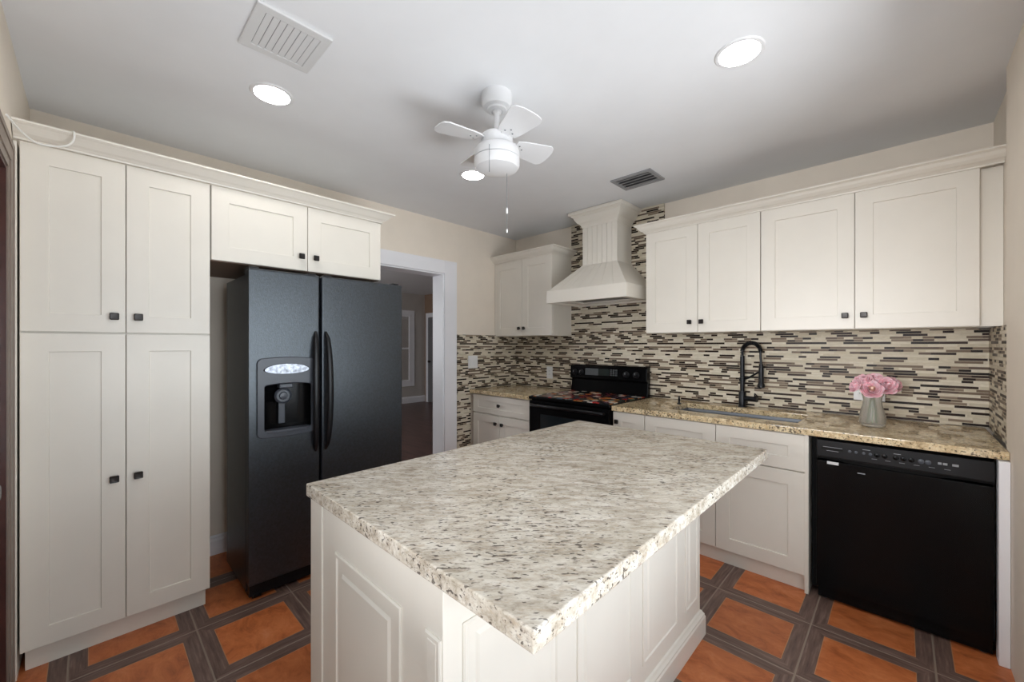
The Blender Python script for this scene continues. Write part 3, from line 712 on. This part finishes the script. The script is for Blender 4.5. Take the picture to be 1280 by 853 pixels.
# ------------------------------------------------------------------ island
IX0, IX1, IY0, IY1 = -1.408, -.690, .508, 2.000
p = thing('island_cabinet', 'cream panelled kitchen island base in the middle of the room', 'island', (-1.05, 1.25, 0))
obj('carcass', MB().box(IX0, IX1, IY0, IY1, .0, .872), 'cabinet', p, bevel=.002)
def panel(f, a0, a1, b0, b1, m=.048):
    R = lambda m_, d: [f(a0+m_, b0+m_, d), f(a1-m_, b0+m_, d), f(a1-m_, b1-m_, d), f(a0+m_, b1-m_, d)]
    ls = [R(0, -.002), R(0, .003), R(.004, .006), R(.012, .006), R(.016, .002), R(m-.012, .002), R(m-.004, .007), R(m+.004, .007)]
    mb = MB().loft(ls, caps=False); n_ = len(mb.v); mb.f.append((n_-4, n_-3, n_-2, n_-1)); return mb
fR = T('x+', IX1)
for a0, a1 in ((.560, .902), (.990, 1.322), (1.408, 1.728), (1.815, 1.962)):
    obj('panel_moulding', panel(fR, a0, a1, .185, .765), 'cabinet', p)
fF = T('y-', IY0)
for a0, a1 in ((-1.222, -.850), (-.750, -.694)):
    obj('panel_moulding', panel(fF, a0, a1, .185, .752, .06 if a1 < -.8 else .018), 'cabinet', p)
obj('corner_strip', MB().box(IX0-.002, IX0+.09, IY0-.006, IY0, .11, .872), 'cabinet', p, bevel=.002)
obj('baseboard', MB().sweep([(0, 0), (.020, 0), (.020, .085), (.016, .092), (.016, .098), (.010, .106), (.006, .114), (0, .118)], [(IX0, IY0), (IX1, IY0), (IX1, IY1), (IX0, IY1)][::-1] if False else [(IX0, IY0), (IX1, IY0), (IX1, IY1), (IX0, IY1)]), 'cabinet', p)
fL = T('x-', IX0-.019)
for k in range(3):
    a = .520+k*.49
    door(p, fL, a, a+.486, .622, .862, (a+.243, .742), 'drawer', rail=.07, railb=.06)
tag(obj('granite_countertop', MB().box(-1.418, -.424, .490, 2.055, .8725, .914), 'granite_island', bevel=.004, seg=3), 'pale speckled granite slab on the island, overhanging at right', 'countertop')

# ------------------------------------------------------------------ vase and roses
VX, VY = -.120, 3.045
t = tag(obj('glass_vase', MB().lathe([(.040, .0), (.050, .004), (.058, .020), (.059, .045), (.052, .085), (.043, .120), (.040, .145), (.043, .165), (.049, .182), (.046, .183), (.039, .165), (.036, .145), (.039, .120), (.048, .085), (.054, .045), (.052, .022), (.03, .014)], (VX, VY, .9145), 36, capb=True), 'vase', smooth=True, loc=(VX, VY, .9145)), 'clear smoky glass vase holding pink roses on the counter', 'vase')
def rose(c, r, tilt, label, foot):
    """c: head centre; tilt: direction the bloom faces"""
    z = Vector(tilt).normalized(); q = z.to_track_quat('Z', 'Y').to_matrix().to_4x4()
    mat = Matrix.Translation(Vector(c)) @ q
    t = thing('pink_rose', label, 'flower', (foot[0], foot[1], foot[2]), 'pink roses in the glass vase')
    layers = [(3, .15, .56, 1.5, .02), (3, .27, .56, 1.5, .06), (4, .40, .54, 1.25, .12), (4, .54, .50, 1.25, .20), (5, .70, .42, 1.0, .35), (5, .86, .28, .85, .55), (6, 1.0, .10, .75, .80)]
    mbs = [MB(), MB()]
    for li_, (n, rad, top, wid, fl) in enumerate(layers):
        mb = mbs[0 if li_ < 2 else 1]
        for k in range(n):
            a0 = 2*PI*(k+.37*li_)/n+random.uniform(-.12, .12); U, V = 7, 6; vs = []
            for iv in range(V+1):
                v = iv/V
                for iu in range(U+1):
                    u = iu/U*2-1
                    half = PI/n*1.35*math.sin(PI*min(.97, (.18+.75*v)))**.6
                    an = a0+u*half
                    rr = rad*(.35+.65*math.sin(v*PI/2))+fl*.16*max(0, v-.7)/.3*(1-.3*u*u)+.02*math.sin(5*an)
                    hh = -.55+(top+.55)*v**1.1-(.12 if v > .85 else 0)*fl-(u*u)*.12*v
                    vs.append((rr*math.cos(an)*r, rr*math.sin(an)*r, hh*r))
            fs = [(iv*(U+1)+iu, iv*(U+1)+iu+1, (iv+1)*(U+1)+iu+1, (iv+1)*(U+1)+iu) for iv in range(V) for iu in range(U)]
            mb.add(vs, fs)
    # heart bud
    mbs[0].lathe([(.02*r, -.5*r), (.12*r, -.3*r), (.17*r, .2*r), (.13*r, .50*r), (.02*r, .55*r)], (0, 0, 0), 14)
    hd = obj('bloom', mbs[1].xf(mat), 'petal', t, smooth=True)
    sd = hd.modifiers.new('thick', 'SOLIDIFY'); sd.thickness = .0012
    obj('heart', mbs[0].xf(mat), 'petalheart' if 'front' in label else 'petal', hd, smooth=True)
    base = mat @ Vector((0, 0, -.5*r)); ft = Vector(foot); mid = Vector((VX+(foot[0]-VX)*.4, VY+(foot[1]-VY)*.4, 1.075))
    pts = [ft, ft.lerp(mid, .5), mid, mid.lerp(base, .6), base]
    obj('stem', MB().tube(pts, .0025, 7), 'stem', t, smooth=True)
    obj('sepals', MB().lathe([(.003, -.62*r), (.14*r, -.58*r), (.36*r, -.47*r), (.30*r, -.40*r)], (0, 0, 0), 10).xf(mat), 'stem', t, smooth=True)
# view-right at the vase is (+x, +y) * .7, towards the viewer is (+x, -y)
E_ = (.72, .694); F_ = (.3, -.95)
def at(s, d, z): return (VX+E_[0]*s+F_[0]*d, VY+E_[1]*s+F_[1]*d, z)
rose(at(-.020, .050, 1.128), .047, (.1, -1, .45), 'largest front pink rose with a peach heart, hanging over the vase rim', (VX-.012, VY+.012, .935))
rose(at(-.100, .012, 1.145), .037, (-.8, -.5, .55), 'pink rose at the far left of the bouquet', (VX+.02, VY+.012, .935))
rose(at(-.050, -.020, 1.172), .046, (-.4, -.6, .9), 'pink rose at the top left, behind the peach hearted one', (VX+.014, VY+.0, .935))
rose(at(.024, -.020, 1.178), .045, (.1, -.7, .9), 'pink rose at the top middle of the bouquet', (VX-.0, VY-.014, .935))
rose(at(.068, .036, 1.148), .049, (.4, -.9, .5), 'large pink rose right of the peach hearted one', (VX-.02, VY-.008, .935))
rose(at(.132, -.004, 1.150), .043, (1, -.3, .5), 'pink rose at the far right of the bouquet', (VX-.022, VY+.006, .935))

# ------------------------------------------------------------------ plates on the tile
t = thing('light_switch', 'white double rocker light switch on the tile beside the doorway', 'switch', (-3.228, 2.757, 1.196))
obj('plate', MB().box(-3.228, -3.222, 2.694, 2.822, 1.130, 1.262), 'plastic_white', t, bevel=.002)
for yy in (2.727, 2.789): obj('rocker', MB().box(-3.223, -3.217, yy-.017, yy+.017, 1.163, 1.229), 'plastic_white', t, bevel=.002)
def outlet(x0, x1, z0, z1, n, label):
    t = thing('wall_outlet', label, 'outlet', ((x0+x1)/2, TY, (z0+z1)/2))
    obj('plate', MB().box(x0, x1, TY-.006, TY, z0, z1), 'plastic_white', t, bevel=.002)
    for k in range(n):
        xc = x0+(x1-x0)*(k+.5)/n
        s__ = obj('socket', MB().box(xc-.017, xc+.017, TY-.009, TY-.005, (z0+z1)/2-.034, (z0+z1)/2+.034), 'plastic_white', t, bevel=.002)
        for dz in (-.018, .018): obj('slots', MB().box(xc-.007, xc-.005, TY-.0095, TY-.0088, (z0+z1)/2+dz-.006, (z0+z1)/2+dz+.006).box(xc+.005, xc+.007, TY-.0095, TY-.0088, (z0+z1)/2+dz-.006, (z0+z1)/2+dz+.006), 'gloom', s__)
outlet(-2.763, -2.685, 1.012, 1.141, 1, 'white wall outlet on the tile left of the range')
outlet(-.225, -.075, 1.020, 1.145, 2, 'white double outlet on the tile hidden behind the vase neck')

# ------------------------------------------------------------------ ceiling fixtures
def downlight(x, y, label):
    t = thing('recessed_downlight', label, 'ceiling light', (x, y, ZC), 'round recessed ceiling lights')
    obj('trim_ring', MB().lathe([(.074, -.001), (.078, -.006), (.090, -.005), (.095, 0)], (x, y, ZC), 40, capa=False, capb=False), 'white_metal', t, smooth=True)
    obj('diffuser', MB().lathe([(.076, -.0005), (.075, -.004), (.05, -.0045)], (x, y, ZC), 36, capa=False), 'lamp', t)
downlight(-2.213, .609, 'lit round ceiling light in front of the pantry, beside the white louvered vent')
downlight(-2.223, 1.900, 'lit round ceiling light low behind the ceiling fan')
downlight(-.490, 1.879, 'lit round ceiling light above the dishwasher side, at upper right')
downlight(-.490, .609, 'lit round ceiling light above the near end of the island')

def vent(label, x0, x1, y0, y1, m, n, mat, mat2, along):
    t = thing('ceiling_vent', label, 'vent', ((x0+x1)/2, (y0+y1)/2, ZC))
    obj('frame', MB().ring([(x0, y0), (x1, y0), (x1, y1), (x0, y1)], [(x0+m, y0+m), (x1-m, y0+m), (x1-m, y1-m), (x0+m, y1-m)], lambda q: (q[0], q[1], ZC-.012), lambda q: (q[0], q[1], ZC-.0005)), mat, t, bevel=.003)
    obj('duct_shade_sheet', MB().box(x0+m-.002, x1-m+.002, y0+m-.002, y1-m+.002, ZC-.002, ZC-.0006), 'duct' if mat == 'grille_white' else 'duct_shade_grey', t)  # flat sheet, its tone stands in for the shade behind the louvers
    for k in range(n):
        q0, q1 = (y0+m, y1-m)
        w_ = (q1-q0)/n; c = q0+w_*(k+.5); mb = MB(); h = w_*.44
        za, zb = ZC-.0075, ZC-.0105
        if along == 'x': sec = [(c-h, za), (c-h, za-.0015), (c+h, zb-.0015), (c+h, zb)]; mb.loft([[(x0+m, a, b) for a, b in sec], [(x1-m, a, b) for a, b in sec]])
        else: sec = [(c-h, zb-.004), (c-h, zb-.0055), (c+h*.95, ZC-.0055), (c+h*.95, ZC-.004)]; mb.loft([[(x0+m, a, b) for a, b in sec], [(x1-m, a, b) for a, b in sec]])
        obj('louver', mb, mat2, t)
vent('white square ceiling vent with wide louvers above the pantry side', -1.915, -1.635, .405, .668, .036, 8, 'grille_white', 'grille_white', 'x')
vent('small grey ceiling vent near the hood', -1.562, -1.250, 2.672, 2.910, .028, 4, 'grille', 'grille', 'y')

# ceiling fan
cx, cy = -1.425, 1.372
p = thing('ceiling_fan', 'small white four blade ceiling fan with light and pull chains', 'ceiling fan', (cx, cy, ZC))
obj('canopy', MB().lathe([(.074, ZC), (.074, ZC-.052), (.066, ZC-.066), (.048, ZC-.072), (.046, ZC-.080), (.030, ZC-.084), (.026, ZC-.080)], (cx, cy, 0), 36), 'white_metal', p, smooth=True)
obj('downrod', MB().lathe([(.022, ZC-.079), (.020, ZC-.092), (.013, ZC-.098), (.013, 2.40)], (cx, cy, 0), 20), 'white_metal', p, smooth=True)
obj('motor', MB().lathe([(.030, 2.405), (.060, 2.402), (.078, 2.388), (.080, 2.340), (.086, 2.334), (.104, 2.326), (.110, 2.312), (.110, 2.281), (.103, 2.279)], (cx, cy, 0), 40), 'white_metal', p, smooth=True)
obj('light_shade', MB().lathe([(.102, 2.2785), (.111, 2.2755), (.111, 2.248), (.102, 2.232), (.075, 2.222), (.03, 2.217), (.005, 2.216)], (cx, cy, 0), 40), 'white_metal', p, smooth=True)
for k, a in enumerate((-16, 74, 164, 254)):
    a = math.radians(a); mb = MB(); out = []
    L0, L1 = .098, .305
    edge = []
    for q in range(13):
        s = -1+2*q/12
        edge.append((L1-.020*abs(s)**3-(.012 if abs(s) > .99 else 0), s*.078))
    outline = [(L0, .045), (L0, -.045), (.13, -.056), (.22, -.070)]+edge+[(.22, .070), (.13, .056)]
    tl = math.radians(-10)
    mat = Matrix.Translation((cx, cy, 2.362)) @ Matrix.Rotation(a, 4, 'Z') @ Matrix.Rotation(tl, 4, 'X')
    mb.loft([[(x, y, -.003) for x, y in outline], [(x, y, .003) for x, y in outline]]).xf(mat)
    bl = obj('blade', mb, 'white_metal', p)
    br = MB().box(.070, .150, -.020, .020, .003, .008).xf(mat)
    obj('blade_bracket', br, 'white_metal', bl)
    sc_ = MB()
    for sx_, sy_ in ((.118, .02), (.118, -.02), (.14, 0)): sc_.lathe([(.004, -.0045), (.004, -.003)], (sx_, sy_, 0), 8)
    obj('screws', sc_.xf(mat), 'steel', bl)
def lookat(u, r): # a point on the motor rim facing a direction
    return (cx+r*math.cos(u), cy+r*math.sin(u))
ax, ay = lookat(math.radians(-62), .112)
obj('pull_chain', MB().tube([(ax, ay, 2.300), (ax+.004, ay-.004, 2.296), (ax+.004, ay-.004, 2.17)], .0012, 6), 'steel', p)
bx_, by_ = cx+.02, cy+.05
ch = obj('pull_chain', MB().tube([(bx_, by_, 2.222), (bx_, by_, 1.935)], .0011, 6), 'steel', p)
obj('pull_fob', MB().lathe([(.002, 2.05), (.005, 2.045), (.005, 2.025), (.002, 2.02)], (bx_, by_, 0), 10).lathe([(.002, 1.945), (.004, 1.94), (.004, 1.93), (.001, 1.925)], (bx_, by_, 0), 10), 'plastic_white', ch, smooth=True)

# loose white cable over the pantry crown
cpts = [(-2.36, -.218, 2.215), (-2.44, -.195, 2.200), (-2.50, -.16, 2.185), (-2.515, -.12, 2.188), (-2.515, -.075, 2.205), (-2.516, -.055, 2.235), (-2.53, -.055, 2.277), (-2.60, -.07, 2.2775)]
def smooth_pts(P, n=6):
    P = [Vector(p) for p in P]; Q = [P[0]*2-P[1]]+P+[P[-1]*2-P[-2]]; out = []
    for i in range(1, len(Q)-2):
        for k in range(n):
            t_ = k/n; a_, b_, c_, d_ = Q[i-1], Q[i], Q[i+1], Q[i+2]
            out.append(.5*((2*b_)+(c_-a_)*t_+(2*a_-5*b_+4*c_-d_)*t_*t_+(3*b_-a_-3*c_+d_)*t_**3))
    return out+[P[-1]]
co = obj('cable', MB().tube(smooth_pts(cpts), .0038, 8), 'wirewhite', smooth=True)
tag(co, 'loose white cable looping over the crown at the top left', 'cable')
